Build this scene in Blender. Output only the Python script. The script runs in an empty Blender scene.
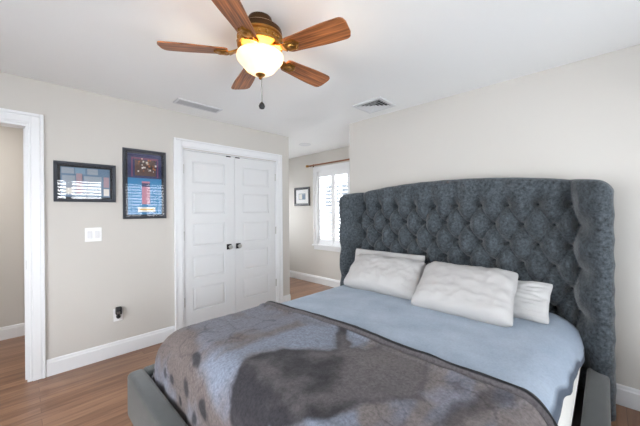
import bpy, bmesh, math, random
from mathutils import Vector, Matrix, noise
random.seed(7)
S = bpy.context.scene
COL = S.collection
PI = math.pi

# ------------------------------------------------------------------ camera
YAW, ROLL, EYE = 0.77599, -0.0085, 1.3473
fw = Vector((math.cos(YAW), math.sin(YAW), 0)); rt = Vector((math.sin(YAW), -math.cos(YAW), 0)); up = Vector((0, 0, 1))
r2 = rt*math.cos(ROLL)+up*math.sin(ROLL); u2 = up*math.cos(ROLL)-rt*math.sin(ROLL)
cd = bpy.data.cameras.new('camera'); cam = bpy.data.objects.new('camera', cd); COL.objects.link(cam)
cam.matrix_world = Matrix(((r2.x, u2.x, -fw.x, 0), (r2.y, u2.y, -fw.y, 0), (r2.z, u2.z, -fw.z, EYE), (0, 0, 0, 1)))
cd.sensor_width = 36; cd.lens = 36*291.13/640; cd.shift_y = -1.714/640; cd.clip_start = 0.02
S.camera = cam
# ------------------------------------------------------------------ world, lights, exposure
W = bpy.data.worlds.new('daylight'); S.world = W; W.use_nodes = True
bg = W.node_tree.nodes['Background']; bg.inputs[0].default_value = (0.80, 0.90, 1.0, 1); bg.inputs[1].default_value = 2.2
def area(name, loc, rot, sx, sy, power, col=(1, 1, 1)):
    l = bpy.data.lights.new(name, 'AREA'); l.shape = 'RECTANGLE'; l.size = sx; l.size_y = sy; l.energy = power; l.color = col
    o = bpy.data.objects.new(name, l); COL.objects.link(o); o.location = loc; o.rotation_euler = rot
    return o
SKYC = (0.93, 0.965, 1.0)
TD = math.radians(7)                      # sky light comes in slightly downwards
area('daylight_behind_bed_side_window', (1.95, -1.65, 1.45), (PI/2-TD, 0, 0), 1.4, 2.4, 50, SKYC)
area('daylight_corner_window', (0.60, -1.65, 1.45), (PI/2-TD, 0, 0), 1.5, 2.4, 165, SKYC)
area('fill_light_foot', (-2.1, 1.2, 1.35), (PI/2-TD*.4, 0, -PI/2), 2.8, 2.4, 320, SKYC)  # added soft fill from behind the camera, no known source there
area('daylight_nook_window', (4.55, 3.45, 1.6), (PI/2-TD, 0, PI/2), 1.5, 1.9, 160, SKYC)
area('fill_light_nook_end', (3.30, 5.95, 1.5), (PI/2-TD, 0, PI), 1.3, 2.2, 190, SKYC)  # added lamp to brighten the nook, its source is made up
area('hall_light', (-0.75, 3.95, 2.40), (0, 0, 0), 0.5, 0.5, 13, (1, 0.97, 0.94))
S.view_settings.view_transform = 'Standard'; S.view_settings.look = 'None'
S.view_settings.exposure = 0.14; S.view_settings.gamma = 1.0; S.view_settings.use_curve_mapping = False

# ------------------------------------------------------------------ helpers
def lin(c):
    return tuple((v/255/12.92 if v/255 <= .04045 else ((v/255+.055)/1.055)**2.4) for v in c)
def mat(name, rgb, rough=.5, metal=0, spec=.5, sheen=0, noise_amt=0, nscale=8, bump=0, bscale=200, emit=None, estr=0):
    m = bpy.data.materials.new(name); m.use_nodes = True; nt = m.node_tree; p = nt.nodes['Principled BSDF']
    c = lin(rgb)+(1,)
    p.inputs['Base Color'].default_value = c; p.inputs['Roughness'].default_value = rough; p.inputs['Metallic'].default_value = metal
    p.inputs['Specular IOR Level'].default_value = spec
    if sheen: p.inputs['Sheen Weight'].default_value = sheen; p.inputs['Sheen Roughness'].default_value = .4
    tc = nt.nodes.new('ShaderNodeTexCoord')
    if noise_amt:
        n = nt.nodes.new('ShaderNodeTexNoise'); n.inputs['Scale'].default_value = nscale; n.inputs['Detail'].default_value = 8; n.inputs['Roughness'].default_value = .68
        nt.links.new(tc.outputs['Object'], n.inputs['Vector'])
        mx = nt.nodes.new('ShaderNodeMix'); mx.data_type = 'RGBA'
        mx.inputs[6].default_value = tuple(v*(1-noise_amt) for v in c[:3])+(1,)
        mx.inputs[7].default_value = tuple(min(1, v*(1+noise_amt)) for v in c[:3])+(1,)
        rm = nt.nodes.new('ShaderNodeMapRange'); rm.inputs[1].default_value = .3; rm.inputs[2].default_value = .7
        nt.links.new(n.outputs['Fac'], rm.inputs[0]); nt.links.new(rm.outputs[0], mx.inputs[0]); nt.links.new(mx.outputs[2], p.inputs['Base Color'])
    if bump:
        n = nt.nodes.new('ShaderNodeTexNoise'); n.inputs['Scale'].default_value = bscale; n.inputs['Detail'].default_value = 3
        nt.links.new(tc.outputs['Object'], n.inputs['Vector'])
        b = nt.nodes.new('ShaderNodeBump'); b.inputs['Strength'].default_value = bump; b.inputs['Distance'].default_value = .004
        nt.links.new(n.outputs['Fac'], b.inputs['Height']); nt.links.new(b.outputs['Normal'], p.inputs['Normal'])
    if emit:
        p.inputs['Emission Color'].default_value = lin(emit)+(1,); p.inputs['Emission Strength'].default_value = estr
    return m
def box(bm, x0, x1, y0, y1, z0, z1, bev=0, seg=2):
    g = bmesh.ops.create_cube(bm, size=1)['verts']
    for v in g:
        v.co = Vector(((x0+x1)/2+v.co.x*(x1-x0), (y0+y1)/2+v.co.y*(y1-y0), (z0+z1)/2+v.co.z*(z1-z0)))
    if bev:
        e = list({e for v in g for e in v.link_edges})
        bmesh.ops.bevel(bm, geom=e, offset=bev, segments=seg, profile=.5, affect='EDGES')
def boxes(*L, bev=0):
    bm = bmesh.new()
    for b in L: box(bm, *b, bev=bev)
    return bm
def lathe(bm, prof, c=(0, 0, 0), n=40, axis='z', cap=True):
    rings = []
    for r, z in prof:
        ring = []
        for i in range(n):
            a = 2*PI*i/n
            p = (r*math.cos(a), r*math.sin(a), z)
            if axis == 'x': p = (p[2], p[0], p[1])
            if axis == 'y': p = (p[0], p[2], p[1])
            ring.append(bm.verts.new(Vector(p)+Vector(c)))
        rings.append(ring)
    for a, b in zip(rings, rings[1:]):
        for i in range(n): bm.faces.new((a[i], a[(i+1) % n], b[(i+1) % n], b[i]))
    for rr in (rings[0], rings[-1]) if cap else ():
        try: bm.faces.new(rr)
        except ValueError: pass
    bmesh.ops.recalc_face_normals(bm, faces=bm.faces)
def tube(bm, a, b, r, n=12):
    a, b = Vector(a), Vector(b); d = (b-a); q = d.to_track_quat('Z', 'Y'); L = d.length
    rings = [[bm.verts.new(a+q @ Vector((r*math.cos(2*PI*i/n), r*math.sin(2*PI*i/n), z))) for i in range(n)] for z in (0, L)]
    for i in range(n): bm.faces.new((rings[0][i], rings[0][(i+1) % n], rings[1][(i+1) % n], rings[1][i]))
    bm.faces.new(rings[0][::-1]); bm.faces.new(rings[1])
ORG = {}
def tag(o, label=None, cat=None, group=None, kind=None):
    if label: o['label'] = label
    if cat: o['category'] = cat
    if group: o['group'] = group
    if kind: o['kind'] = kind
    return o
def empty(name, loc, label=None, cat=None, group=None, kind=None):
    o = bpy.data.objects.new(name, None); COL.objects.link(o); o.location = loc; o.empty_display_size = .05
    ORG[o.name] = Vector(loc)
    return tag(o, label, cat, group, kind)
def obj(name, bm, m, parent=None, smooth=False, org=None):
    """bm holds world coordinates; the mesh is shifted to its own origin"""
    bm.verts.ensure_lookup_table()
    cs = [v.co for v in bm.verts]
    if org is None:
        org = Vector(((min(c.x for c in cs)+max(c.x for c in cs))/2, (min(c.y for c in cs)+max(c.y for c in cs))/2, min(c.z for c in cs)))
    else: org = Vector(org)
    for v in bm.verts: v.co -= org
    me = bpy.data.meshes.new(name); bm.to_mesh(me); bm.free()
    if smooth:
        for p in me.polygons: p.use_smooth = True
        if smooth != 'all': me.set_sharp_from_angle(angle=math.radians(40))
    for mm in (m if isinstance(m, (list, tuple)) else [m]): me.materials.append(mm)
    o = bpy.data.objects.new(name, me); COL.objects.link(o)
    ORG[o.name] = org
    if parent:
        o.parent = parent; o.location = org-ORG[parent.name]
    else: o.location = org
    return o
def structure(name, bm, m, parent=None, label=None, smooth=False):
    o = obj(name, bm, m, parent, smooth)
    if not parent: o['kind'] = 'structure'
    if label: o['label'] = label
    return o
def grid_mesh(bm, P):
    """P[i][j] positions -> quads"""
    V = [[bm.verts.new(p) for p in row] for row in P]
    for i in range(len(V)-1):
        for j in range(len(V[0])-1): bm.faces.new((V[i][j], V[i+1][j], V[i+1][j+1], V[i][j+1]))
    return V
def sstep(a, b, x):
    t = max(0, min(1, (x-a)/(b-a))); return t*t*(3-2*t)

# ------------------------------------------------------------------ materials
M = {}
M['wall'] = mat('warm_grey_wall_paint', (209, 205, 199), .7, spec=.25, bump=.03, bscale=350)
M['ceiling'] = mat('white_ceiling_paint', (246, 246, 245), .8, spec=.2, bump=.03, bscale=300)
M['white'] = mat('white_semi_gloss_trim', (238, 239, 241), .35, spec=.4)
M['door'] = mat('white_door_paint', (228, 229, 230), .4, spec=.4)
M['plastic'] = mat('white_plastic', (240, 240, 240), .35)
M['duct'] = mat('dark_duct', (30, 30, 32), .8)
M['grille'] = mat('white_grille_metal', (225, 226, 228), .45)
M['greygrille'] = mat('grey_register_metal', (190, 191, 194), .5)
M['velvet'] = mat('slate_grey_velvet', (73, 79, 84), .8, spec=.15, sheen=.35, noise_amt=.75, nscale=48, bump=.5, bscale=320)
M['velvet_rail'] = mat('ash_grey_velvet', (64, 67, 67), .75, spec=.2, sheen=.45, noise_amt=.15, nscale=14, bump=.3, bscale=320)
M['button'] = mat('dark_velvet_button', (30, 33, 37), .75, sheen=.3)
M['mattress'] = mat('white_mattress_ticking', (232, 230, 224), .85, noise_amt=.03, nscale=60, bump=.3, bscale=120)
M['cotton'] = mat('off_white_cotton', (190, 188, 187), .85, spec=.15, bump=.25, bscale=500)
M['quilt'] = mat('white_quilted_cotton', (193, 192, 191), .85, spec=.15, bump=.35, bscale=300)
M['darkfoot'] = mat('dark_wood_foot', (40, 32, 28), .45)
M['brass'] = mat('antique_brass', (176, 128, 66), .32, metal=1, noise_amt=.2, nscale=30)
M['bronze'] = mat('dark_bronze', (82, 58, 38), .35, metal=.9)
M['nickel'] = mat('brushed_nickel', (190, 188, 184), .3, metal=1)
M['blackmetal'] = mat('black_iron', (42, 42, 44), .4, metal=.7)
M['blackframe'] = mat('black_wood_frame', (34, 35, 40), .35, noise_amt=.15, nscale=40)
M['greyframe'] = mat('weathered_grey_frame', (62, 66, 74), .4, noise_amt=.25, nscale=50)
M['blackmat'] = mat('black_picture_mat', (14, 15, 24), .7)
M['chain'] = mat('steel_bead_chain', (170, 168, 165), .35, metal=1)
M['blackplastic'] = mat('black_plastic', (28, 28, 30), .4)
M['siding'] = mat('pale_grey_siding', (190, 195, 200), .8)
M['pane_dark'] = mat('dark_window_glass', (30, 38, 46), .1)
def wood(name, cols, sx, sy, sz, rough=.35, nz=1.0, planks=False):
    m = bpy.data.materials.new(name); m.use_nodes = True; nt = m.node_tree; p = nt.nodes['Principled BSDF']; p.inputs['Roughness'].default_value = rough
    tc = nt.nodes.new('ShaderNodeTexCoord'); mp = nt.nodes.new('ShaderNodeMapping'); mp.inputs['Scale'].default_value = (sx, sy, sz)
    nt.links.new(tc.outputs['Object'], mp.inputs[0])
    n = nt.nodes.new('ShaderNodeTexNoise'); n.inputs['Scale'].default_value = nz; n.inputs['Detail'].default_value = 6; n.inputs['Distortion'].default_value = .6
    r = nt.nodes.new('ShaderNodeValToRGB'); r.color_ramp.elements[0].position = .3; r.color_ramp.elements[1].position = .7
    r.color_ramp.elements[0].color = lin(cols[0])+(1,); r.color_ramp.elements[1].color = lin(cols[1])+(1,)
    nt.links.new(mp.outputs[0], n.inputs[0])
    if planks:
        br = nt.nodes.new('ShaderNodeTexBrick'); br.offset = .37; br.inputs['Scale'].default_value = 1; br.inputs['Brick Width'].default_value = 1.15
        br.inputs['Row Height'].default_value = .083; br.inputs['Mortar Size'].default_value = .0012; br.inputs['Bias'].default_value = 0
        br.inputs['Color1'].default_value = (0, 0, 0, 1); br.inputs['Color2'].default_value = (1, 1, 1, 1); br.inputs['Mortar'].default_value = (.5, .5, .5, 1)
        nt.links.new(tc.outputs['Object'], br.inputs[0])
        ad = nt.nodes.new('ShaderNodeMath'); ad.operation = 'MULTIPLY_ADD'; ad.inputs[1].default_value = .30; 
        sb = nt.nodes.new('ShaderNodeMath'); sb.operation = 'SUBTRACT'; sb.inputs[1].default_value = .15
        nt.links.new(br.outputs['Color'], ad.inputs[0]); nt.links.new(n.outputs['Fac'], ad.inputs[2]); nt.links.new(ad.outputs[0], sb.inputs[0]); nt.links.new(sb.outputs[0], r.inputs[0])
        mx = nt.nodes.new('ShaderNodeMix'); mx.data_type = 'RGBA'; mx.inputs[7].default_value = lin((70, 42, 28))+(1,)
        mu = nt.nodes.new('ShaderNodeMath'); mu.operation = 'MULTIPLY'; mu.inputs[1].default_value = .7
        nt.links.new(br.outputs['Fac'], mu.inputs[0]); nt.links.new(mu.outputs[0], mx.inputs[0]); nt.links.new(r.outputs[0], mx.inputs[6]); nt.links.new(mx.outputs[2], p.inputs['Base Color'])
    else:
        nt.links.new(n.outputs['Fac'], r.inputs[0]); nt.links.new(r.outputs[0], p.inputs['Base Color'])
    return m
M['floor'] = wood('reddish_oak_floor_boards', ((118, 82, 60), (156, 117, 90)), 1.2, 16, 1, .28, 2.0, planks=True)
M['walnut'] = wood('walnut_fan_blade', ((84, 44, 22), (205, 128, 74)), 3, 60, 1, .4, 1.2)
M['rodwood'] = wood('brown_curtain_rod_wood', ((120, 74, 46), (164, 108, 72)), 30, 2, 30, .4, 1)
def glass(name, refl, rough=0.0):
    m = bpy.data.materials.new(name); m.use_nodes = True; nt = m.node_tree; nt.nodes.clear()
    o = nt.nodes.new('ShaderNodeOutputMaterial'); mx = nt.nodes.new('ShaderNodeMixShader'); t = nt.nodes.new('ShaderNodeBsdfTransparent'); g = nt.nodes.new('ShaderNodeBsdfGlossy')
    g.inputs['Roughness'].default_value = rough; mx.inputs[0].default_value = refl
    nt.links.new(t.outputs[0], mx.inputs[1]); nt.links.new(g.outputs[0], mx.inputs[2]); nt.links.new(mx.outputs[0], o.inputs[0])
    return m
M['picglass'] = glass('picture_glass', .035, 0.0)
M['winglass'] = glass('window_glass', .05)
def colattr(name, grain, rough=.9, sheen=.12, bump=.35, bscale=200):
    m = mat(name, (128, 128, 128), rough, spec=.15, sheen=sheen, bump=bump, bscale=bscale); nt = m.node_tree
    a = nt.nodes.new('ShaderNodeVertexColor'); a.layer_name = 'Col'; 
    tc = nt.nodes.new('ShaderNodeTexCoord'); n = nt.nodes.new('ShaderNodeTexNoise'); n.inputs['Scale'].default_value = 80; n.inputs['Detail'].default_value = 6; n.inputs['Roughness'].default_value = .65
    nt.links.new(tc.outputs['Object'], n.inputs['Vector'])
    rm = nt.nodes.new('ShaderNodeMapRange'); rm.inputs[1].default_value = .3; rm.inputs[2].default_value = .7; rm.inputs[3].default_value = 1-grain; rm.inputs[4].default_value = 1+grain
    mx = nt.nodes.new('ShaderNodeVectorMath'); mx.operation = 'SCALE'
    nt.links.new(n.outputs['Fac'], rm.inputs[0]); nt.links.new(a.outputs[0], mx.inputs[0]); nt.links.new(rm.outputs[0], mx.inputs['Scale']); nt.links.new(mx.outputs[0], nt.nodes['Principled BSDF'].inputs['Base Color'])
    return m
M['print'] = colattr('printed_plush_throw', .30); M['blueplush'] = colattr('light_blue_plush_blanket', .08)

# ------------------------------------------------------------------ room shell
H = 2.44; YA = 3.31; XB = 2.876; XC = 3.854; YB = 2.294; XN = 2.727; YN = 5.3; Y0 = -1.0; X0 = -1.4; YH = 4.62
structure('floor', boxes((X0-.1, XC+.1, Y0-.1, YN+.1, -.1, 0)), M['floor'])
structure('ceiling', boxes((X0-.1, XC+.1, Y0-.1, YN+.1, H, H+.1)), M['ceiling'])
DL, DR, DT = -.80, .033, 2.068       # door opening of the hall
CL, CR, CT = 1.222, 2.49, 2.045      # closet opening
structure('wall_left', boxes((X0, DL, YA, YA+.12, 0, H), (DL, DR, YA, YA+.12, DT, H), (DR, CL, YA, YA+.12, 0, H), (CL, CR, YA, YA+.12, CT, H), (CR, XN, YA, YA+.12, 0, H)), M['wall'])
structure('wall_right', boxes((XB, XC, Y0, YB, 0, H)), M['wall'])
structure('wall_nook_left', boxes((XN-.12, XN, YA+.12, YN, 0, H)), M['wall'])
WY0, WY1, WZ0, WZ1 = 3.06, 3.845, .735, 2.085
structure('wall_nook_window', boxes((XC, XC+.15, YB, WY0, 0, H), (XC, XC+.15, WY1, YN, 0, H), (XC, XC+.15, WY0, WY1, 0, WZ0), (XC, XC+.15, WY0, WY1, WZ1, H)), M['wall'])
structure('wall_nook_end', boxes((XN-.12, 2.95, YN, YN+.15, 0, H), (3.70, XC+.15, YN, YN+.15, 0, H), (2.95, 3.70, YN, YN+.15, 0, WZ0), (2.95, 3.70, YN, YN+.15, WZ1, H)), M['wall'])
structure('wall_hall_back', boxes((X0, .32, YH, YH+.1, 0, H)), M['wall'])
structure('wall_hall_right', boxes((.2, .32, YA+.12, YH, 0, H)), M['wall'])
structure('wall_closet_back', boxes((.32, XN-.12, 4.0, 4.1, 0, H)), M['wall'])
BW = [(.05, 1.22), (1.42, 2.5)]      # windows of the wall behind the camera
bz0, bz1 = .30, 2.10
structure('wall_back', boxes((X0, BW[0][0], Y0-.15, Y0, 0, H), (BW[0][1], BW[1][0], Y0-.15, Y0, 0, H), (BW[1][1], XB, Y0-.15, Y0, 0, H),
                             *[(a, b, Y0-.15, Y0, 0, bz0) for a, b in BW], *[(a, b, Y0-.15, Y0, bz1, H) for a, b in BW]), M['wall'])
FW = (.2, 2.2)  # opening added in the unseen wall for the foot fill light
structure('wall_front', boxes((X0-.15, X0, Y0, FW[0], 0, H), (X0-.15, X0, FW[1], YH, 0, H), (X0-.15, X0, *FW, 0, bz0), (X0-.15, X0, *FW, bz1, H)), M['wall'])

def baseboard(name, a, b, n, t=.016, h=.137):
    """board along a-b, n = room-side normal"""
    a, b, n = Vector(a), Vector(b), Vector(n); bm = bmesh.new()
    prof = [(0, 0), (t, 0), (t, h-.03), (t*.72, h-.022), (t*.62, h-.008), (t*.3, h), (0, h)]
    R = [[bm.verts.new((p.x+n.x*o, p.y+n.y*o, z)) for o, z in prof] for p in (a, b)]
    k = len(prof)
    for i in range(k): bm.faces.new((R[0][i], R[0][(i+1) % k], R[1][(i+1) % k], R[1][i]))
    bm.faces.new(R[0]); bm.faces.new(R[1][::-1]); bmesh.ops.recalc_face_normals(bm, faces=bm.faces)
    structure(name, bm, M['white'])
baseboard('baseboard_left', (.125, YA), (1.128, YA), (0, -1))
baseboard('baseboard_left_end', (2.588, YA), (XN, YA), (0, -1))
baseboard('baseboard_right', (XB, Y0), (XB, YB), (-1, 0))
baseboard('baseboard_nook', (XC, YB), (XC, YN), (-1, 0))
baseboard('baseboard_nook_left', (XN, YA), (XN, YN), (1, 0))
baseboard('baseboard_nook_return', (XB, YB), (XC, YB), (0, 1))
baseboard('baseboard_hall', (X0, YH), (.2, YH), (0, -1))
def casing(name, x0, x1, zt, y, w=.09, m='white', z0=0):
    """stepped door casing on a wall whose face is y, facing -y; x0,x1,zt = outer edges"""
    bm = bmesh.new()
    for o, e, d in ((0, .022, .026), (.022, w-.014, .019), (w-.014, w, .012)):
        box(bm, x0+o, x0+e, y-d, y, z0, zt-o, .003, 1); box(bm, x1-e, x1-o, y-d, y, z0, zt-o, .003, 1)
        box(bm, x0+e, x1-e, y-d, y, zt-e, zt-o, .003, 1)
    return structure(name, bm, M[m])
casing('trim_1', DL-.088, .121, 2.157, YA)
structure('trim_2', boxes((DR-.018, DR+.001, YA-.004, YA+.132, 0, DT), (DL-.001, DL+.018, YA-.004, YA+.132, 0, DT), (DL+.018, DR-.018, YA-.004, YA+.132, DT-.018, DT+.001),
                          (DR-.03, DR-.018, YA+.05, YA+.085, 0, DT-.018)), M['white'])
st = obj('strike_plate', boxes((DR-.0195, DR-.017, YA+.015, YA+.045, .90, .97)), M['nickel'], bpy.data.objects['trim_2'])
casing('trim_3', 1.131, 2.588, 2.153, YA, .095)
structure('trim_4', boxes((CL, CL+.008, YA-.01, YA+.12, 0, CT), (CR-.008, CR, YA-.01, YA+.12, 0, CT), (CL+.008, CR-.008, YA-.01, YA+.12, CT-.006, CT)), M['white'])

# closet doors ------------------------------------------------------
def closet_door(name, x0, x1, px0, px1, hinge_x, knob_x, label, knoblabel):
    z0, z1 = .012, 2.036; y = YA+.005; T = .035
    d = empty(name, ((x0+x1)/2, y+T/2, z0), label, None, None, 'structure')
    bm = bmesh.new()
    zs = [(.215-.08, .238+.264-.0), ]
    panels = [(1.700, 1.925), (1.326, 1.586), (.961, 1.224), (.602, .861), (.238, .502)]
    panels[0] = (1.674, 1.925)
    rec = .013
    # slab with recessed grooves around raised panels: back slab + stiles + rails + fielded panels
    box(bm, x0, x1, y+rec, y+T, z0, z1)
    box(bm, x0, px0, y, y+rec+.001, z0, z1); box(bm, px1, x1, y, y+rec+.001, z0, z1)
    edges = [z1]+[v for p in panels for v in (p[1], p[0])]+[z0]
    for i in range(0, len(edges), 2): box(bm, px0, px1, y, y+rec+.001, edges[i+1], edges[i])
    for a, b in panels:
        g = .006; s = .02
        q = [[bm.verts.new(p) for p in ((px0+g+o, yy, a+g+o), (px1-g-o, yy, a+g+o), (px1-g-o, yy, b-g-o), (px0+g+o, yy, b-g-o))] for o, yy in ((0, y+rec), (s, y+.0012))]
        for i in range(4): bm.faces.new((q[0][i], q[0][(i+1) % 4], q[1][(i+1) % 4], q[1][i]))
        bm.faces.new(q[1])
    bmesh.ops.recalc_face_normals(bm, faces=bm.faces)
    obj('door_panel', bm, M['door'], d)
    for z in (1.826, 1.087, .354):
        bm = bmesh.new(); tube(bm, (hinge_x, y-.006, z-.05), (hinge_x, y-.008, z+.05), .008)
        obj('hinge', bm, M['nickel'], d, True)
    bm = bmesh.new(); box(bm, knob_x-.032, knob_x+.032, y-.008, y, .888, .954, .003, 1)
    k = obj('knob_plate', bm, M['blackmetal'], d); k['label'] = 'dark square knob plate'
    bm = bmesh.new(); lathe(bm, [(.010, 0), (.010, -.022), (.022, -.03), (.026, -.042), (.020, -.054), (.006, -.058)], (knob_x, y-.006, .921), 20, 'y')
    kk = obj('knob', bm, M['nickel'], k, True); kk['label'] = knoblabel
    bx = knob_x+(.0 if knob_x < 1.85 else -.0)
    bm = boxes((bx-.03, bx+.03, y-.003, y+.01, z1-.012, z1+.001)); obj('ball_catch', bm, M['blackmetal'], d)
    return d
closet_door('door_1', 1.235, 1.853, 1.332, 1.72, 1.232, 1.772, 'left leaf of the white panelled closet double door', 'shiny round knob')
closet_door('door_2', 1.857, 2.477, 1.968, 2.367, 2.481, 1.897, 'right leaf of the white panelled closet double door', 'shiny round knob')

# windows -----------------------------------------------------------
def window(name, u0, u1, z0, z1, place, label, npan=2, tilt=math.radians(-18), sill=True):
    """built in (u, d, z): u along the wall, d = depth into the room; place maps to world"""
    def P(bm):
        for v in bm.verts: v.co = Vector(place(*v.co))
        bmesh.ops.recalc_face_normals(bm, faces=bm.faces); return bm
    w = empty(name, place((u0+u1)/2, 0, z0), label, None, None, 'structure')
    bm = bmesh.new(); c = .09
    for o, e, d in ((0, .02, .026), (.02, c, .018)):
        box(bm, u0-c+o, u0-c+e, 0, d, z0-.02, z1+c-o); box(bm, u1+c-e, u1+c-o, 0, d, z0-.02, z1+c-o); box(bm, u0-c+e, u1+c-e, 0, d, z1+c-e, z1+c-o)
    obj('window_casing', P(bm), M['white'], w)
    obj('window_sill', P(boxes((u0-c-.02, u1+c+.02, 0, .05, z0-.03, z0-.002), (u0-c, u1+c, 0, .016, z0-.10, z0-.03))), M['white'], w)
    # outer sash with panes
    fr = boxes((u0, u0+.045, -.13, -.09, z0, z1), (u1-.045, u1, -.13, -.09, z0, z1), (u0+.045, u1-.045, -.13, -.09, z0, z0+.05), (u0+.045, u1-.045, -.13, -.09, z1-.05, z1), (u0+.045, u1-.045, -.13, -.085, (z0+z1)/2-.025, (z0+z1)/2+.025))
    f = obj('sash', P(fr), M['white'], w)
    obj('pane', P(boxes((u0+.045, u1-.045, -.112, -.108, z0+.05, z1-.05))), M['winglass'], f)
    # shutter panels with louvres
    jw = .018
    obj('shutter_frame', P(boxes((u0, u0+jw, -.045, .004, z0, z1), (u1-jw, u1, -.045, .004, z0, z1), (u0+jw, u1-jw, -.045, .004, z1-jw, z1), (u0+jw, u1-jw, -.045, .004, z0, z0+jw))), M['white'], w)
    pw = (u1-u0-2*jw)/npan
    for k in range(npan):
        a = u0+jw+k*pw+.002; b = a+pw-.004; s = .045; r = .085
        bm = boxes((a, a+s, -.032, -.002, z0+jw, z1-jw), (b-s, b, -.032, -.002, z0+jw, z1-jw), (a+s, b-s, -.032, -.002, z0+jw, z0+jw+r), (a+s, b-s, -.032, -.002, z1-jw-r, z1-jw))
        sp = obj('shutter_panel', P(bm), M['white'], w)
        bm = bmesh.new(); zz0 = z0+jw+r; zz1 = z1-jw-r; n = max(2, round((zz1-zz0)/.066)); st = (zz1-zz0)/n
        for i in range(n):
            zc = zz0+st*(i+.5); n0 = len(bm.verts)
            prof = [(-.036, 0), (-.018, .0045), (.018, .0045), (.036, 0), (.018, -.0045), (-.018, -.0045)]
            R = [[bm.verts.new((uu, -.017+x*math.cos(tilt)-y*math.sin(tilt), zc+x*math.sin(tilt)+y*math.cos(tilt))) for x, y in prof] for uu in (a+s, b-s)]
            for q in range(6): bm.faces.new((R[0][q], R[0][(q+1) % 6], R[1][(q+1) % 6], R[1][q]))
            bm.faces.new(R[0]); bm.faces.new(R[1][::-1])
        obj('louvres', P(bm), M['white'], sp)
        mid = (a+b)/2
        obj('tilt_rod', P(boxes((mid-.006, mid+.006, .017, .025, zz0+.03, zz1-.03))), M['white'], sp)
    return w
window('window_1', WY0, WY1, WZ0, WZ1, lambda u, d, z: (XC-d, u, z), 'white shuttered window at the end of the nook')
for i, (a, b) in enumerate(BW):
    window('window_%d' % (i+2), a, b, bz0, bz1, lambda u, d, z: (u, Y0+d, z), 'shuttered window in the wall behind the camera', tilt=math.radians(17))
window('window_4', FW[0], FW[1], bz0, bz1, lambda u, d, z: (X0+d, u, z), 'wide unseen shuttered window added for the fill light facing the headboard', npan=4, tilt=math.radians(-18))  # made-up window, lets the foot fill light in

window('window_5', 2.95, 3.70, WZ0, WZ1, lambda u, d, z: (u, YN-d, z), 'unseen shuttered window added at the far end to brighten the nook')  # made-up window, goes with the added nook end lamp
# ------------------------------------------------------------------ bed
YC = 1.06; RO, LO = -.012, 2.182           # outer faces of the side rails
bed = empty('upholstered_bed', (1.5, YC, 0), 'king bed with tall grey button-tufted wingback headboard against the right wall', 'bed')
# headboard
HW = 1.100; PIT = .197; ROW = .306; ZR = 1.385; XF = 2.628; XBK = XB-.02
def ztop(d): return 1.622-.085*(d/1.0)**2.2
def face_x(d, z):                              # smooth face profile, before tufting
    
    q = abs((z-ZR)/ROW*2 % 2-1); tri = 1-q if z < ZR else 0      # 0 on odd button rows, 1 on even ones
    d0 = .878+.046*tri; u = max(0, min(1, (d-d0)/(.165-.04*tri)))
    return XF-.155*math.sin(u*PI/2)**1.15+.018*math.exp(-((d-d0)/.03)**2)
def warp(t): return t if t < 4.5 else 4.5+(t-4.5)*.5/.22
def tuft(y, z):
    t = (y-YC)/PIT; d = abs(y-YC)
    lim = 5.0
    tw = warp(abs(t)); tt = math.copysign(min(lim, tw), t)
    zz = min(z, ZR)
    if zz < ZR-3*ROW: zz = ZR-3*ROW+(zz-ZR+3*ROW)*.0
    a = tt-.5+(zz-ZR)/ROW; b = tt-.5-(zz-ZR)/ROW
    pa = abs(math.sin(PI*a)); pb = abs(math.sin(PI*b))
    h = .45*(pa*pb)**.4+.55*(pa*pb)**.9
    if z < ZR-3*ROW: h = h+(1-h)*sstep(0, .35, ZR-3*ROW-z)
    if z > ZR: h = h+(1-h)*.75*sstep(0, .15, z-ZR)
    # buttons
    dep = 0
    for k2 in range(0, 7):
        zr = ZR-k2*ROW/2
        if abs(z-zr) < .07:
            off = .5 if k2 % 2 == 0 else 0
            tq = math.copysign(warp(abs(t)), t); kk = round(tq-off)+off
            if abs(kk) <= 5.01:
                kx = math.copysign(4.72, kk) if abs(kk) > 4.9 else kk
                r2 = ((t-kx)*PIT)**2+(z-zr)**2
                dep = max(dep, .6*math.exp(-r2/.020**2)+.4*math.exp(-r2/.05**2))
    h += .10*noise.noise((y*9, z*9, 1.7))*h
    k = 1-.62*sstep(.95, 1.03, d)
    return k*(.074*(h-1)-.085*dep)
NU, NV = 290, 190
us = []
for i in range(NU+1):
    s = -1+2*i/NU; us.append(HW*(s if abs(s) < .9 else math.copysign(.9+.1*math.sin((abs(s)-.9)/.1*PI/2), s)))
def hb_x(y, z, zt):
    d = abs(y-YC); eo = HW-d; et = zt-z
    # rounded outer corner of the silhouette
    x = face_x(d, z)-tuft(y, z)
    R = .045
    for e in (eo, et):
        if e < R: x += R*(1-math.sqrt(max(0, 1-((R-e)/R)**2)))*1.3
    return x
bm = bmesh.new(); P = []
RC = .075
for i, y in enumerate([YC+u for u in us]):
    d = abs(y-YC); zt = ztop(d)
    if d > HW-RC: zt -= RC*(1-math.sqrt(max(0, 1-((d-HW+RC)/RC)**2)))*.9
    row = []
    for j in range(NV+1):
        s = j/NV; s = s if s < .93 else .93+.07*math.sin((s-.93)/.07*PI/2)
        z = .06+(zt-.06)*s
        row.append(Vector((hb_x(y, z, zt)+.0, y+noise.noise((y*6, z*6, 3))*.004*(1 if d > 1.0 else 0)+math.copysign(.005*math.sin((z-1.232)/.306*2*PI+PI/2)*sstep(1.0, HW, d), y-YC)*(-1), z)))
    P.append(row)
V = grid_mesh(bm, P)
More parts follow.
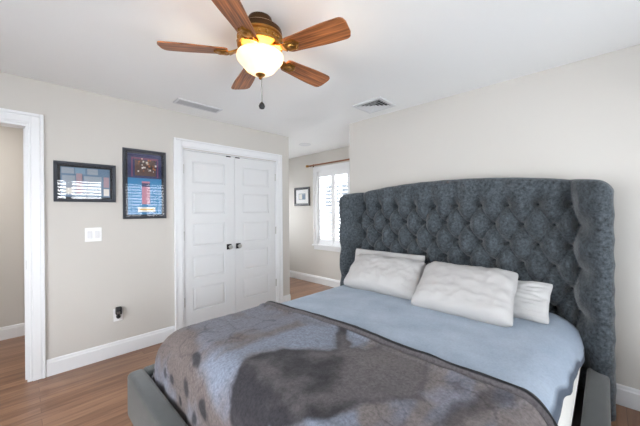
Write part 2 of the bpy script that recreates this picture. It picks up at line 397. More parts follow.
# back skin
loop = [V[i][0] for i in range(NU+1)]+[V[NU][j] for j in range(1, NV+1)]+[V[i][NV] for i in range(NU-1, -1, -1)]+[V[0][j] for j in range(NV-1, 0, -1)]
bk = [bm.verts.new((XBK, v.co.y, v.co.z)) for v in loop]
n = len(loop)
for i in range(n): bm.faces.new((loop[i], bk[i], bk[(i+1) % n], loop[(i+1) % n]))
bm.faces.new(bk); bmesh.ops.recalc_face_normals(bm, faces=bm.faces)
hb = obj('headboard', bm, M['velvet'], bed, 'all')
bmb = bmesh.new(); lathe(bmb, [(.003, -.008), (.010, -.006), (.0145, -.001), (.0145, .005)], (0, 0, 0), 12, 'x')
bme = bpy.data.meshes.new('button'); bmb.to_mesh(bme); bmb.free(); bme.materials.append(M['button'])
for p_ in bme.polygons: p_.use_smooth = True
for k2 in range(0, 7):
    z = ZR-k2*ROW/2; off = .5 if k2 % 2 == 0 else 0
    for k in range(-6, 6):
        kk = k+off
        if abs(kk) > 5.01: continue
        y = YC+(math.copysign(4.72, kk) if abs(kk) > 4.9 else kk)*PIT
        b = bpy.data.objects.new('button', bme); COL.objects.link(b); b.parent = hb
        b.location = Vector((hb_x(y, z, 1.6)-.001, y, z))-ORG['headboard']
# rails
def padded(x0, x1, y0, y1, z0, z1, r):
    bm = bmesh.new(); box(bm, x0, x1, y0, y1, z0, z1, r, 4); return bm
obj('footboard', padded(.452, .553, RO, LO, .055, .335, .03), M['velvet_rail'], bed, True)
obj('side_rail', padded(.54, 2.55, RO, RO+.104, .055, .335, .022), M['velvet_rail'], bed, True)
obj('side_rail', padded(.54, 2.55, LO-.104, LO, .055, .335, .022), M['velvet_rail'], bed, True)
for x in (.51, 2.35):
    for y in (RO+.06, LO-.06):
        bm = bmesh.new(); lathe(bm, [(.022, 0), (.03, .06)], (x, y, 0), 16); obj('leg', bm, M['darkfoot'], bed, True)
obj('slat_base', boxes((.56, 2.5, RO+.10, LO-.10, .13, .19)), M['darkfoot'], bed)
# mattress
bm = bmesh.new(); box(bm, .66, 2.55, .122, 2.004, .192, .580, .16, 7)
mt = tag(obj('mattress', bm, M['mattress'], None, True), 'white mattress showing below the blue blanket beside the right bed rail', 'mattress')
for y in (.131, 1.995):
    bm = bmesh.new(); tube(bm, (.82, y-.008 if y < 1 else y+.008, .38), (2.39, y-.008 if y < 1 else y+.008, .38), .007, 8); obj('piping', bm, M['mattress'], mt, True)

def roll(t, a, b):
    """arc length past the start of the shoulder -> (outward, drop)"""
    if t <= 0: return t, 0.0
    L = PI/2*math.sqrt((a*a+b*b)/2)
    if t < L:
        th = t/L*PI/2; return a*math.sin(th), b*(1-math.cos(th))
    return a, b+(t-L)
def setcol(o, cols):
    at = o.data.color_attributes.new('Col', 'FLOAT_COLOR', 'POINT')
    for i, c in enumerate(cols): at.data[i].color = (c[0], c[1], c[2], 1)
def nz(x, y, s, k=0): return noise.noise((x*s, y*s, k))
def fbm(x, y, s, k=0): return nz(x, y, s, k)+.5*nz(x, y, s*2.1, k+5)+.25*nz(x, y, s*4.3, k+9)
def mixc(a, b, t): return tuple(a[i]+(b[i]-a[i])*t for i in range(3))

# light blue blanket
def cloth(name, xs, ts, top, xf, a, b, ylo, yhi, colf, m, thick, wr, hem=None, foot=True):
    bm = bmesh.new(); P = []; cols = []
    for x in xs:
        row = []
        for t in ts:
            # t: distance across, 0 = bed centre
            half = (yhi-ylo)/2; yc = (yhi+ylo)/2; s = 1 if t > 0 else -1
            h = hem(x, s) if hem else 9
            tt = abs(t)*min(1, h/1.19)
            oy, dy = roll(tt-(half-a), a, b); Y = yc+s*(half-a+oy)
            ox, dx = roll((xf+a)-x, a, b) if foot else (xf+a-x, 0.0)
            X = xf+a-ox
            z = top+.022*(1-min(1, abs(Y-yc)/half)**2)-(dx**2.2+dy**2.2)**(1/2.2)
            w = wr(x, s*tt)
            n_ = Vector((-min(1, dx/b) if foot else 0, s*min(1, dy/b), 1-min(1, (dx+dy)/b)*.9)); n_.normalize()
            row.append(Vector((X, Y, z))+n_*w); cols.append(colf(x, s*tt, 0))
        P.append(row)
    V = grid_mesh(bm, P); 
    bmesh.ops.recalc_face_normals(bm, faces=bm.faces)
    o = obj(name, bm, m, None, 'all'); setcol(o, cols)
    sd = o.modifiers.new('thickness', 'SOLIDIFY'); sd.thickness = thick; sd.offset = -1
    return o
B0, B1, BD = lin((154, 168, 185)), lin((176, 188, 202)), lin((84, 93, 106))
def blue_col(x, t, over):
    c = mixc(B0, B1, .5+.55*fbm(x, t, 5, 2))
    # brushed nap streaks
    c = mixc(c, B0, .35*max(0, nz(x*1.2+t*2.5, t*6-x*3, 3.2, 8)))
    h = bhem(x, 1 if t > 0 else -1)
    if h-abs(t) < .04: c = mixc(BD, c, sstep(.028, .04, h-abs(t)))
    return c
def bhem(x, s):
    if s > 0: return 1.15
    return .955+.03*sstep(1.3, 2.0, x)+.07*sstep(1.85, 2.35, x)+.012*math.sin(x*11)+.006*math.sin(x*25+1)
xs = [1.05+i*.0155 for i in range(102)]
ts = [-1.19+i*2.38/170 for i in range(171)]
def blue_wr(x, t):
    w = .004*fbm(x, t, 4, 1)+.0035*max(0, nz(x*1.5, t*.6+x, 9, 4))
    e = sstep(.9, 1.15, abs(t)); return w+e*.007*math.sin(x*27+2*nz(x, t, 3))
bl = cloth('blanket', xs, ts, .605, .55, .20, .20, .098, 2.028, blue_col, M['blueplush'], .012, blue_wr, bhem, foot=False)
tag(bl, 'plain light blue plush blanket spread over the head half of the bed', 'blanket')

# printed throw -----------------------------------------------------
def inpoly(x, y, P):
    c = False; j = len(P)-1
    for i in range(len(P)):
        if (P[i][1] > y) != (P[j][1] > y) and x < (P[j][0]-P[i][0])*(y-P[i][1])/(P[j][1]-P[i][1])+P[i][0]: c = not c
        j = i
    return c
def pdist(x, y, P):
    m = 9
    for i in range(len(P)):
        ax, ay = P[i]; bx, by = P[(i+1) % len(P)]; dx, dy = bx-ax, by-ay; L = dx*dx+dy*dy
        u = max(0, min(1, ((x-ax)*dx+(y-ay)*dy)/L)); m = min(m, math.hypot(x-ax-u*dx, y-ay-u*dy))
    return m
def soft(x, y, P, s):
    d = pdist(x, y, P); d = d if inpoly(x, y, P) else -d
    return sstep(-s, s, d)
BODY = [(.50, 1.08), (.60, 1.16), (.68, 1.20), (.77, 1.24), (.83, 1.23), (.91, 1.19), (.98, 1.12), (1.05, 1.03), (1.12, .99), (1.33, 1.18), (1.36, 1.11), (1.17, .95), (1.21, .88), (1.36, .85), (1.36, .60), (1.04, .5), (.86, .65), (.69, .68), (.63, .77), (.55, .88), (.48, .99)]
TRI = [(1.33, 1.09), (1.34, .92), (1.17, .94)]
SKY = [(.60, 1.46), (.79, 1.42), (1.21, 1.36), (1.34, 1.17), (1.12, 1.01), (.92, 1.2), (.78, 1.26), (.68, 1.21), (.52, 1.22)]
STRIP = [(.66, 1.40), (.81, 1.42), (1.24, 1.43), (1.22, 1.33), (.97, 1.36), (.78, 1.36)]
LIGHT = [(1.06, .52), (1.17, .48), (1.18, .36), (1.05, .42)]
ARC = [(.93, .42), (1.09, .41), (1.25, .36), (1.43, .26), (1.35, .22), (1.16, .31), (1.0, .35)]
BLUEB = [(.66, .74), (.80, .64), (.76, .58), (.62, .66)]
BLUEC = [(.47, .92), (.58, .86), (.56, .80), (.45, .84)]
C_ = {k: lin(v) for k, v in dict(base=(102, 100, 104), brown=(101, 92, 90), lilac=(110, 111, 121), sky=(122, 130, 145), dark=(52, 50, 54), mid=(90, 86, 88), warm=(114, 107, 106), spot=(40, 41, 46), light=(124, 124, 134), hem=(98, 94, 97), hemdark=(30, 30, 34)).items()}
SPOTS = [(.42, 1.83, .035, .028), (.44, 1.74, .035, .025), (.60, 1.52, .028, .06), (.47, 1.53, .045, .04), (.45, 1.33, .045, .04), (.36, 1.42, .03, .025), (.30, 1.20, .05, .04), (.36, 1.62, .02, .02), (.30, 1.55, .03, .02), (.26, 1.05, .05, .06), (.33, 1.12, .02, .03)]
XE = 1.405                                 # fold line near the middle of the bed
def print_col(x, t, over):
    y = YC+.005+t
    wx = x+.020*fbm(x, y, 9, 3); wy = y+.020*fbm(x, y, 9, 7)
    n1 = fbm(x, y, 4, 11); n2 = fbm(x, y, 30, 13)
    c = mixc(C_['lilac'], C_['brown'], sstep(-.35, .5, n1+.7*sstep(.9, .5, x)-.25))
    if y < .9: c = mixc(C_['warm'], C_['lilac'], sstep(-.3, .5, fbm(x*.6, y*1.8, 6, 21)))
    cr = abs(nz(wx, wy, 7, 31)); c = mixc(C_['dark'], c, .55+.45*sstep(0, .04, cr))
    c = mixc(c, C_['sky'], .85*soft(wx, wy, SKY, .05))
    c = mixc(c, C_['brown'], .8*soft(wx, wy, STRIP, .03))
    b = soft(wx, wy, BODY, .018)
    bc = mixc(C_['dark'], C_['mid'], sstep(-.3, .7, fbm(x, y, 6, 15)*.8+.95*sstep(.75, 1.3, x)*sstep(1.2, .9, y)+.25*sstep(1.0, .6, y)-.1))
    bc = mixc(bc, C_['warm'], .55*sstep(.85, 1.2, x)*sstep(1.05, .8, y)*(.6+.5*nz(x, y, 5, 41)))
    c = mixc(c, bc, b)
    c = mixc(c, C_['spot'], .45*math.exp(-((pdist(wx, wy, BODY)-.012)/.016)**2)*b*(.6+.4*nz(x, y, 9, 51)))
    c = mixc(c, C_['sky'], .7*soft(wx, wy, TRI, .015))
    c = mixc(c, C_['light'], .8*soft(wx, wy, LIGHT, .03)); c = mixc(c, C_['dark'], .6*soft(wx, wy, ARC, .02))
    c = mixc(c, C_['sky'], .7*soft(wx, wy, BLUEB, .015)); c = mixc(c, C_['sky'], .7*soft(wx, wy, BLUEC, .015))
    for sx, sy, a, bb in SPOTS:
        r = math.hypot((wx-sx)/a, (wy-sy)/bb); c = mixc(c, C_['spot'], .85*sstep(1.25, .6, r))
    c = tuple(v*(1+.10*n2) for v in c)
    e = xend(t)-x
    if e < .098:
        k = C_['hem']
        if e < .048 or .072 < e < .092: k = C_['hemdark']
        c = mixc(k, c, sstep(.086, .098, e))
    return c
def xend(t): return 1.40-.10*sstep(.82, 1.05, -t)-.05*sstep(1.0, 1.25, -t)+.012*math.sin(t*5+.5)
bm = bmesh.new()
NT, NX = 300, 190
ts = [-1.27+i*2.54/NT for i in range(NT+1)]
P = []; cols = []
a_, b_, xf_, top_ = .17, .19, .572, .624
ylo, yhi = .085, 2.032; half = (yhi-ylo)/2; yc = (yhi+ylo)/2
for t in ts:
    row = []; xe = xend(t); s = 1 if t > 0 else -1
    for i in range(NX+1):
        x = .22+(xe-.22)*(i/NX)
        oy, dy = roll(abs(t)-(half-a_), a_, b_); ox, dx = roll(xf_+a_-x, a_, b_)
        Y = yc+s*(half-a_+oy); X = xf_+a_-ox
        z = top_+.022*(1-min(1, abs(Y-yc)/half)**2)-(max(0, dx)**2.2+max(0, dy)**2.2)**(1/2.2)
        z = max(z, .215)
        w = .005*fbm(x, t, 4, 1)+.004*max(0, nz(x*3+t, t*1.2, 5, 4))
        # long soft creases running to the right side
        w += .008*max(0, math.sin((x*1.0-t*.35)*18+2*nz(x, t, 2, 6)))**6*sstep(-.2, -.7, t)
        w += .006*math.sin(t*22+3*nz(x, t, 2, 2))*sstep(.5, .3, x)
        w += .006*math.sin(x*24+2*nz(x, t, 3, 2))*sstep(.98, 1.15, abs(t))
        e = xe-x
        w += .016*math.exp(-((e-.035)/.024)**2)+.010*math.exp(-((e-.092)/.014)**2)-.006*math.exp(-((e-.069)/.008)**2)
        nn = Vector((-min(1, max(0, dx)/b_), s*min(1, max(0, dy)/b_), 1-min(1, (max(0, dx)+max(0, dy))/b_)*.9)); nn.normalize()
        row.append(Vector((X, Y, z))+nn*w); cols.append(print_col(x, t, 0))
    P.append(row)
grid_mesh(bm, P); bmesh.ops.recalc_face_normals(bm, faces=bm.faces)
th = obj('printed_throw', bm, M['print'], None, 'all'); setcol(th, cols)
sd = th.modifiers.new('thickness', 'SOLIDIFY'); sd.thickness = .010; sd.offset = -1
tag(th, 'grey and brown plush throw printed with dark animal shapes over the bed foot', 'throw blanket')

# pillows -----------------------------------------------------------
def pillow(name, label, cat, A, D, w, T, yc, skew=0, m='cotton', quilt=False, seed=0, droop=0, flange=0, yaw=0):
    """A = (x,z) bottom edge, D = (x,z) top edge"""
    ax = Vector((D[0]-A[0], 0, D[1]-A[1])); h = ax.length; ax.normalize(); nrm = Vector((-ax.z, 0, ax.x))
    N = 56; K = 40; bm = bmesh.new(); c0 = Vector((A[0], yc, A[1])); ry = Matrix.Rotation(yaw, 3, 'Z')
    def pt(u, v, side):
        pu = (1-abs(u)**3.2); pv = (1-abs(v)**3.2)
        t = T/2*(max(0, pu)*max(0, pv))**.42
        cr = .035*abs(u)**8*abs(v)**8; uu = u*(1-.045*(1-v*v)-cr)+.012*nz(v*2, 1.5, 1.5, seed)*u; vv = v*(1-.05*(1-u*u)-cr)+.03*nz(u*2.2, v, 1.2, seed+2)
        vv -= droop*.1*(1-u*u)*(1 if v > 0 else 0)*v
        wn = .012*fbm(u*w*.5, v*h*.5, 6, seed)+.010*(1-abs(nz(u*w*.9+v*.2, v*h*.9, 5, seed+4))*2.2)**3*.6+.012*max(0, nz(u*1.2+v, v*2-u, 2.2, seed+3))*(1-u*u)
        wn += .010*math.sin((u*3+v*9)+3*nz(u, v, 1.2, seed))*sstep(.55, 1, abs(u))*.6
        if quilt: wn += .006*math.sin(v*26+2.5*nz(u*2, v*2, 2, seed))*(.6+.4*math.sin(u*16))
        edge = min(1, (max(0, pu)*max(0, pv))**.3*1.4)
        p = Vector((0, uu*w/2+skew*v, 0))+ax*(h/2*(1+vv))+nrm*(side*(t+wn*edge)+.010*math.sin(u*5+seed)*(1-edge))
        return c0+ry @ p
    F = [[None]*(K+1) for _ in range(N+1)]; Bk = [[None]*(K+1) for _ in range(N+1)]
    def ez(s): return math.sin(s*PI/2)*.55+s*.45
    for i in range(N+1):
        for j in range(K+1):
            u, v = ez(-1+2*i/N), ez(-1+2*j/K)
            F[i][j] = bm.verts.new(pt(u, v, 1))
            Bk[i][j] = F[i][j] if i in (0, N) or j in (0, K) else bm.verts.new(pt(u, v, -1))
    for i in range(N):
        for j in range(K):
            bm.faces.new((F[i][j], F[i+1][j], F[i+1][j+1], F[i][j+1]))
            q = [Bk[i][j], Bk[i][j+1], Bk[i+1][j+1], Bk[i+1][j]]
            if len(set(q)) == 4 and set(q) != {F[i][j], F[i][j+1], F[i+1][j+1], F[i+1][j]}:
                try: bm.faces.new(q)
                except ValueError: pass
    bmesh.ops.recalc_face_normals(bm, faces=bm.faces)
    o = obj(name, bm, M[m], None, 'all'); tag(o, label, cat, None)
    return o
PG = 'pillows in front of the headboard'
for a in (
    dict(name='pillow', label='off-white pillow leaning on the headboard nearest the window nook', A=(2.15, .640), D=(2.475, .885), w=.76, T=.20, yc=1.465, skew=.03, seed=1),
    dict(name='pillow', label='wide off-white pillow in the middle, in front of the ruched pillow', A=(2.045, .640), D=(2.455, .890), w=.675, T=.20, yc=.752, skew=.02, seed=7),
    dict(name='ruched_pillow', label='white ruched pillow sticking out behind the middle pillow on the right', A=(2.325, .612), D=(2.545, .830), w=.62, T=.10, yc=.565, m='quilt', quilt=True, seed=12),
    dict(name='pillow', label='white pillow mostly hidden behind the pillow nearest the window nook', A=(2.43, .63), D=(2.53, .945), w=.79, T=.07, yc=1.545, seed=21)):
    a['cat'] = 'pillow'; pillow(**a)['group'] = PG

# ------------------------------------------------------------------ ceiling fan
FC = Vector((.948, 1.395, H)); BZ = -.195; R = .533; PH = 2.5156
fan = empty('ceiling_fan', FC, 'five-blade wooden ceiling fan with brass motor and glowing glass bowl light', 'ceiling fan')
def fobj(name, bm, m, smooth=True, parent=None): 
    for v in bm.verts: v.co += FC
    return obj(name, bm, m, parent or fan, smooth)
bm = bmesh.new(); lathe(bm, [(.066, 0), (.070, -.012), (.068, -.030), (.058, -.042)]); fobj('canopy', bm, M['bronze'])
bm = bmesh.new(); lathe(bm, [(.05, -.040), (.078, -.046), (.105, -.056), (.112, -.066)]); fobj('motor_cap', bm, M['brass'])
bm = bmesh.new(); lathe(bm, [(.112, -.064), (.122, -.070), (.125, -.088), (.122, -.096)]); fobj('motor_band', bm, M['bronze'])
bm = bmesh.new(); lathe(bm, [(.115, -.094), (.126, -.100), (.128, -.112), (.122, -.118), (.122, -.146), (.128, -.152), (.126, -.164), (.095, -.176), (.07, -.186)])
for i in range(20):
    a = 2*PI*i/20; c = Vector((.122*math.cos(a), .122*math.sin(a), -.132))
    n0 = len(bm.verts); bmesh.ops.create_uvsphere(bm, u_segments=8, v_segments=6, radius=.009, matrix=Matrix.Translation(c) @ Matrix.Diagonal((1, 1, 1.2, 1)))
fobj('motor_housing', bm, M['brass'])
bm = bmesh.new(); lathe(bm, [(.06, -.180), (.066, -.186), (.064, -.196), (.03, -.204)]); fobj('light_fitter', bm, M['brass'])
mb = mat('frosted_bowl_glass', (212, 196, 170), .4, emit=(255, 218, 166), estr=5.0)
nt = mb.node_tree; lw = nt.nodes.new('ShaderNodeTexNoise'); lw.inputs['Scale'].default_value = 6; tcx = nt.nodes.new('ShaderNodeTexCoord'); nt.links.new(tcx.outputs['Object'], lw.inputs[0])
mr = nt.nodes.new('ShaderNodeMapRange'); mr.inputs[1].default_value = .3; mr.inputs[2].default_value = .7; mr.inputs[3].default_value = .85; mr.inputs[4].default_value = 1.7
nt.links.new(lw.outputs['Fac'], mr.inputs[0]); nt.links.new(mr.outputs[0], nt.nodes['Principled BSDF'].inputs['Emission Strength'])
bm = bmesh.new(); lathe(bm, [(.124, -.204), (.129, -.207), (.131, -.216), (.128, -.232), (.112, -.250), (.098, -.268), (.082, -.288), (.055, -.306), (.02, -.316), (.004, -.317)], n=48, cap=False)
bw = fobj('light_bowl', bm, mb); bw['label'] = 'glowing frosted glass bowl'
bm = bmesh.new(); lathe(bm, [(.026, -.309), (.028, -.316), (.018, -.324), (.008, -.330), (.010, -.336), (.004, -.342), (.001, -.343)]); fobj('finial', bm, M['brass'])
pl = bpy.data.lights.new('fan_bulb', 'POINT'); pl.energy = 9; pl.color = (1, .80, .55); pl.shadow_soft_size = .03
po = bpy.data.objects.new('fan_bulb', pl); COL.objects.link(po); po.location = FC+Vector((0, 0, -.228))
bm = bmesh.new(); tube(bm, (.004, -.006, -.340), (.004, -.006, -.475), .003, 8)
for i in range(16): bmesh.ops.create_icosphere(bm, subdivisions=1, radius=.0045, matrix=Matrix.Translation((.004, -.006, -.344-.008*i)))
pc = fobj('pull_chain', bm, M['chain'])
bm = bmesh.new(); lathe(bm, [(.004, -.470), (.013, -.480), (.018, -.494), (.013, -.507), (.002, -.511)], (.004, -.006, 0), 16); fobj('chain_pull', bm, M['blackmetal'], True, pc)
def blade_bm():
    bm = bmesh.new(); x0, x1 = .175, R; N = 40; top = []; prof = []
    for i in range(N+1):
        s = i/N; x = x0+(x1-x0)*s; w = .050+.017*sstep(0, .75, s)
        if s < .06: w *= .80+.20*math.sqrt(s/.06)
        e = (x1-x)
        if e < .035: w = w-.035+math.sqrt(max(0, .035**2-(.035-e)**2))*1.0
        prof.append((x, max(.012, w)))
    t = .0035
    for side in (t, -t):
        L = [[bm.verts.new((x, k*w, side)) for k in (-1, -.5, 0, .5, 1)] for x, w in prof]; top.append(L)
        for i in range(N):
            for j in range(4): bm.faces.new((L[i][j], L[i+1][j], L[i+1][j+1], L[i][j+1]))
    A, B = top
    for i in range(N):
        for j in (0, 4): bm.faces.new((A[i][j], A[i+1][j], B[i+1][j], B[i][j]))
    for i in (0, N):
        for j in range(4): bm.faces.new((A[i][j], A[i][j+1], B[i][j+1], B[i][j]))
    bmesh.ops.recalc_face_normals(bm, faces=bm.faces); return bm
def iron_bm():
    bm = bmesh.new()
    # curved arm from the motor, then a scalloped medallion under the blade root
    secs = [(.085, .024, .018), (.115, .018, .016), (.145, .018, .004), (.17, .026, -.006)]
    for (xa, wa, za), (xb, wb, zb) in zip(secs, secs[1:]):
        q = [bm.verts.new(p) for p in ((xa, -wa, za), (xa, wa, za), (xb, wb, zb), (xb, -wb, zb), (xa, -wa, za-.01), (xa, wa, za-.01), (xb, wb, zb-.01), (xb, -wb, zb-.01))]
        for f in ((0, 1, 2, 3), (7, 6, 5, 4), (0, 4, 5, 1), (1, 5, 6, 2), (2, 6, 7, 3), (3, 7, 4, 0)): bm.faces.new([q[i] for i in f])
    n = 36; c = Vector((.205, 0, -.0045))
    rings = []
    for rr, z in ((1, 0), (1, -.006), (.82, -.010), (.70, -.007), (.42, -.008), (.30, -.013), (.05, -.015)):
        rings.append([bm.verts.new(c+Vector(((.046+.004*math.cos(6*2*PI*i/n))*rr*math.cos(2*PI*i/n), (.036+.003*math.cos(6*2*PI*i/n))*rr*math.sin(2*PI*i/n), z))) for i in range(n)])
    for a, b in zip(rings, rings[1:]):
        for i in range(n): bm.faces.new((a[i], a[(i+1) % n], b[(i+1) % n], b[i]))
    bm.faces.new(rings[0]); bm.faces.new(rings[-1]); bmesh.ops.recalc_face_normals(bm, faces=bm.faces)
    return bm
bme_ = bpy.data.meshes.new('blade'); b_1 = blade_bm(); b_1.to_mesh(bme_); b_1.free(); bme_.materials.append(M['walnut'])
ime_ = bpy.data.meshes.new('blade_iron'); b_2 = iron_bm(); b_2.to_mesh(ime_); b_2.free(); ime_.materials.append(M['brass'])
for k in range(5):
    ang = PH-k*2*PI/5
    for nm, me in (('blade', bme_), ('blade_iron', ime_)):
        o = bpy.data.objects.new(nm, me); COL.objects.link(o); o.parent = fan; o.location = (0, 0, BZ)
        o.rotation_euler = (math.radians(-12), 0, ang)

# ------------------------------------------------------------------ ceiling fittings
def diffuser(x0, x1, y0, y1):
    d = empty('ceiling_vent', ((x0+x1)/2, (y0+y1)/2, H), 'square white four-way air vent in the ceiling beside the right wall', 'vent')
    bm = bmesh.new(); f = .035
    for b in ((x0, x1, y0, y0+f), (x0, x1, y1-f, y1), (x0, x0+f, y0+f, y1-f), (x1-f, x1, y0+f, y1-f)): box(bm, *b, H-.014, H-.0005)
    obj('frame', bm, M['grille'], d)
    obj('duct_opening', boxes((x0+f, x1-f, y0+f, y1-f, H-.003, H-.0005)), M['duct'], d)
    cx, cy = (x0+x1)/2, (y0+y1)/2; hx, hy = (x1-x0)/2-f, (y1-y0)/2-f
    for k in range(4):
        a = 1-k*.23; b = a-.20; bm = bmesh.new(); q = []
        for s, z in ((a, H-.019), (b, H-.003), (b-.015, H-.003), (a-.02, H-.0205)):
            q.append([bm.verts.new((cx+sx*hx*s, cy+sy*hy*s, z)) for sx, sy in ((-1, -1), (1, -1), (1, 1), (-1, 1))])
        for i in range(4):
            A, B = q[i], q[(i+1) % 4]
            for j in range(4): bm.faces.new((A[j], A[(j+1) % 4], B[(j+1) % 4], B[j]))
        bmesh.ops.recalc_face_normals(bm, faces=bm.faces); obj('louvre_ring', bm, M['grille'], d)
diffuser(2.385, 2.70, 1.53, 1.865)
d = empty('ceiling_register', (1.265, 2.97, H), 'long flat pale grey air register in the ceiling above the tall picture', 'vent')
bm = bmesh.new(); x0, x1, y0, y1 = 1.04, 1.49, 2.895, 3.045
for b in ((x0, x1, y0, y0+.02), (x0, x1, y1-.02, y1), (x0, x0+.02, y0+.02, y1-.02), (x1-.02, x1, y0+.02, y1-.02)): box(bm, *b, H-.010, H-.0005)
obj('frame', bm, M['grille'], d)
obj('back_plate', boxes((x0+.02, x1-.02, y0+.02, y1-.02, H-.003, H-.0005)), M['greygrille'], d)
bm = bmesh.new()
for i in range(11):
    y = y0+.026+i*.0098; box(bm, x0+.02, x1-.02, y, y+.005, H-.009, H-.0025)
obj('slats', bm, M['greygrille'], d)
sm = empty('ceiling_disc', (3.22, 3.49, H), 'small round pale disc fixture on the ceiling of the window nook', 'ceiling light')
bm = bmesh.new(); lathe(bm, [(.10, H-.0005), (.10, H-.006), (.088, H-.012), (.078, H-.010)], (3.22, 3.49, 0)); obj('trim_ring', bm, M['grille'], sm, True)
bm = bmesh.new(); lathe(bm, [(.078, H-.002), (.076, H-.006), (.02, H-.008)], (3.22, 3.49, 0)); obj('lens', bm, M['greygrille'], sm, True)

# ------------------------------------------------------------------ things on the walls
PC = {k: mat('print_'+k, v, .6) for k, v in dict(navy=(36, 44, 92), magenta=(120, 62, 98), teal_reflect=(38, 128, 182), paper=(226, 222, 214), pink=(190, 130, 150), dark=(32, 26, 30), orange=(196, 120, 70), steel=(96, 124, 150), grey=(150, 160, 172), yellow=(214, 180, 70), brown=(92, 66, 56), red=(176, 70, 66), sky=(120, 150, 172), rose=(168, 142, 150)).items()}
def picture(name, label, u0, u1, z0, z1, put, fm, bord, matw, art, matm):
    """u across, d out from the wall, z up"""
    def P(bm):
        for v in bm.verts: v.co = Vector(put(*v.co))
        bmesh.ops.recalc_face_normals(bm, faces=bm.faces); return bm
    p = empty(name, put((u0+u1)/2, 0, z0), label, 'framed picture')
    bm = bmesh.new()
    q = []
    for o, dd in ((0, .001), (0, .020), (bord*.25, .028), (bord*.7, .024), (bord, .014), (bord, .001)):
        q.append([bm.verts.new(c) for c in ((u0+o, dd, z0+o), (u1-o, dd, z0+o), (u1-o, dd, z1-o), (u0+o, dd, z1-o))])
    for A, B in zip(q, q[1:]+q[:1]):
        for j in range(4): bm.faces.new((A[j], A[(j+1) % 4], B[(j+1) % 4], B[j]))
    obj('frame', P(bm), fm, p)
    obj('picture_mat', P(boxes((u0+bord, u1-bord, .002, .006, z0+bord, z1-bord))), matm, p)
    a0, a1, b0, b1 = u0+bord+matw, u1-bord-matw, z0+bord+matw, z1-bord-matw
    for k, (nm, fx0, fx1, fz0, fz1, m) in enumerate(art):
        layer = .0062+.0003*k
        obj(nm, P(boxes((a0+(a1-a0)*fx0, a0+(a1-a0)*fx1, layer-.0005, layer+.0004, b0+(b1-b0)*fz0, b0+(b1-b0)*fz1))), PC[m], p)
    obj('glass', P(boxes((u0+bord, u1-bord, .0135, .0145, z0+bord, z1-bord))), M['picglass'], p)
    return p
onA = lambda u, d, z: (u, YA-d, z)
onC = lambda u, d, z: (XC-d, u, z)
picture('wide_picture', 'wide collage picture in a weathered dark frame above the light switch', .178, .612, 1.448, 1.793, onA, M['greyframe'], .026, .018,
        [('print', 0, 1, 0, 1, 'steel'), ('photo', .02, .26, .78, .98, 'grey'), ('photo', .28, .48, .78, .98, 'sky'), ('photo', .52, .74, .78, .98, 'grey'), ('photo', .77, .98, .78, .98, 'steel'),
         ('photo', .03, .28, .06, .72, 'grey'), ('photo', .30, .42, .1, .8, 'rose'), ('photo', .45, .82, .06, .72, 'grey'), ('photo', .86, .98, .35, .72, 'rose'), ('photo', .86, .98, .05, .3, 'paper'), ('photo', .10, .22, .1, .3, 'paper')], M['blackmat'])
pic = picture('tall_picture', 'tall blue framed sports print with team photo, ticket and small plaque', .668, 1.052, 1.289, 1.976, onA, M['greyframe'], .026, .016,
        [('print', 0, 1, 0, 1, 'teal_reflect'), ('upper_print', 0, 1, .60, 1, 'navy'), ('border_line', .10, .90, .62, .94, 'magenta'), ('inner_print', .14, .86, .60, .91, 'navy'),  # blue print, its lower part brightened to hold the window reflection
         ('team_photo', .20, .82, .64, .90, 'brown'), ('ticket', .40, .64, .17, .55, 'pink'), ('ticket_head', .40, .64, .46, .52, 'navy'), ('plaque', .28, .80, .04, .12, 'paper'), ('plaque_text', .34, .74, .07, .09, 'yellow')], M['blackmat'])
# players of the team photo: small flat colour patches printed on it
bm = bmesh.new(); bmo = bmesh.new(); bmd = bmesh.new()
rnd = random.Random(3)
for i in range(46):
    u = .79+rnd.random()*.16; z = 1.745+rnd.random()*.135; s = .006+rnd.random()*.010
    box((bm, bmo, bmd)[i % 3], u, u+s, YA-.0122, YA-.0112-.0002*(i % 3), z, z+s*1.2)
for b_, c_ in ((bm, 'paper'), (bmo, 'orange'), (bmd, 'dark')):
    o = obj('players', b_, PC[c_], pic); o['kind'] = 'stuff'
picture('small_picture', 'small black framed picture with white mat beside the nook window', 4.048, 4.49, 1.459, 1.82, onC, M['blackframe'], .045, .075,
        [('print', 0, 1, 0, 1, 'grey'), ('photo', .1, .45, .05, .8, 'steel'), ('photo', .5, .92, .1, .9, 'paper')], mat('white_picture_mat', (236, 236, 236), .8))
# switch plate
sw = empty('light_switch', (.443, YA, 1.09), 'white two-gang rocker light switch below the wide picture', 'light switch')
bm = bmesh.new(); box(bm, .382, .504, YA-.007, YA-.0005, 1.092, 1.216, .004, 2); obj('switch_plate', bm, M['plastic'], sw)
for u in (.416, .470):
    bm = bmesh.new(); box(bm, u-.017, u+.017, YA-.010, YA-.006, 1.121, 1.187, .002, 1); rk = obj('rocker', bm, mat('switch_rocker', (222, 222, 224), .3), sw); rk.rotation_euler = (0, 0, 0)
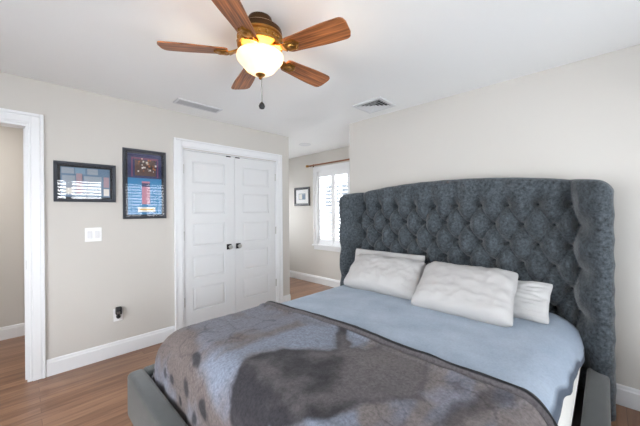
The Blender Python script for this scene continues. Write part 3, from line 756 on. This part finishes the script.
# outlet and plug
ou = empty('wall_outlet', (.624, YA, .34), 'white wall outlet low between the hall door and the closet', 'outlet')
bm = bmesh.new(); box(bm, .587, .661, YA-.006, YA-.0005, .325, .445, .003, 2); obj('outlet_plate', bm, M['plastic'], ou)
for z in (.356, .412):
    bm = bmesh.new(); lathe(bm, [(.019, -.006), (.019, -.0085), (.017, -.009)], (.624, YA, z), 24, 'y'); s_ = obj('socket', bm, M['plastic'], ou, True)
    obj('slots', boxes((.615, .6175, YA-.0096, YA-.0085, z-.002, z+.008), (.6305, .633, YA-.0096, YA-.0085, z-.002, z+.008)), M['blackplastic'], s_)
pg = empty('plug_adapter', (.62, YA-.01, .37), 'black plug-in adapter pushed into the wall outlet', 'adapter')
bm = bmesh.new(); box(bm, .600, .648, YA-.050, YA-.0100, .392, .462, .008, 3); obj('adapter_body', bm, M['blackplastic'], pg, True)
bm = bmesh.new(); lathe(bm, [(.016, -.012), (.018, -.035), (.012, -.044)], (.622, YA, .372), 20, 'y'); obj('plug', bm, M['blackplastic'], pg, True)
bm = bmesh.new(); box(bm, .606, .632, YA-.053, YA-.0495, .40, .425, .002, 1); fc = obj('metal_face', bm, M['nickel'], pg); fc['label'] = 'shiny grey face'
# curtain rod
cr = empty('curtain_rod', (XC, 3.5, 2.2), 'brown wooden curtain rod mounted above the nook window', 'curtain rod')
bm = bmesh.new(); tube(bm, (XC-.085, 2.93, 2.20), (XC-.085, 3.99, 2.20), .014, 16); obj('rod', bm, M['rodwood'], cr, True)
for y, s in ((3.99, 1), (2.93, -1)):
    bm = bmesh.new(); lathe(bm, [(.012, 0), (.020, .006*s), (.013, .014*s), (.022, .032*s), (.024, .048*s), (.014, .068*s), (.003, .076*s)], (XC-.085, y, 2.20), 20, 'y'); obj('finial', bm, M['brass'], cr, True)
for y in (3.94, 2.98):
    bm = boxes((XC-.012, XC-.0005, y-.012, y+.012, 2.182, 2.235), (XC-.09, XC-.006, y-.006, y+.006, 2.180, 2.186), (XC-.10, XC-.07, y-.006, y+.006, 2.180, 2.186)); obj('bracket', bm, M['bronze'], cr)
# neighbouring house seen through the nook window
nh = empty('neighbouring_house', (10, 7, -3), 'pale grey house glimpsed between the louvres of the nook window', 'house')
obj('wall', boxes((10, 16, 3, 13, -3, 1.6)), M['siding'], nh)
bm = bmesh.new(); q = [bm.verts.new(p) for p in ((9.7, 2.7, 1.6), (9.7, 13.3, 1.6), (13, 13.3, 3.0), (13, 2.7, 3.0), (16.3, 2.7, 1.6), (16.3, 13.3, 1.6))]
bm.faces.new((q[0], q[1], q[2], q[3])); bm.faces.new((q[3], q[2], q[5], q[4])); bm.faces.new((q[0], q[3], q[4])); bm.faces.new((q[1], q[5], q[2])); bm.faces.new((q[0], q[4], q[5], q[1]))
bmesh.ops.recalc_face_normals(bm, faces=bm.faces); obj('roof', bm, mat('grey_roof_shingles', (120, 124, 130), .9), nh)
for y in (5.0, 7.6, 10.2): obj('window', boxes((9.96, 10.01, y, y+1.0, -.2, 1.1)), M['pane_dark'], nh)
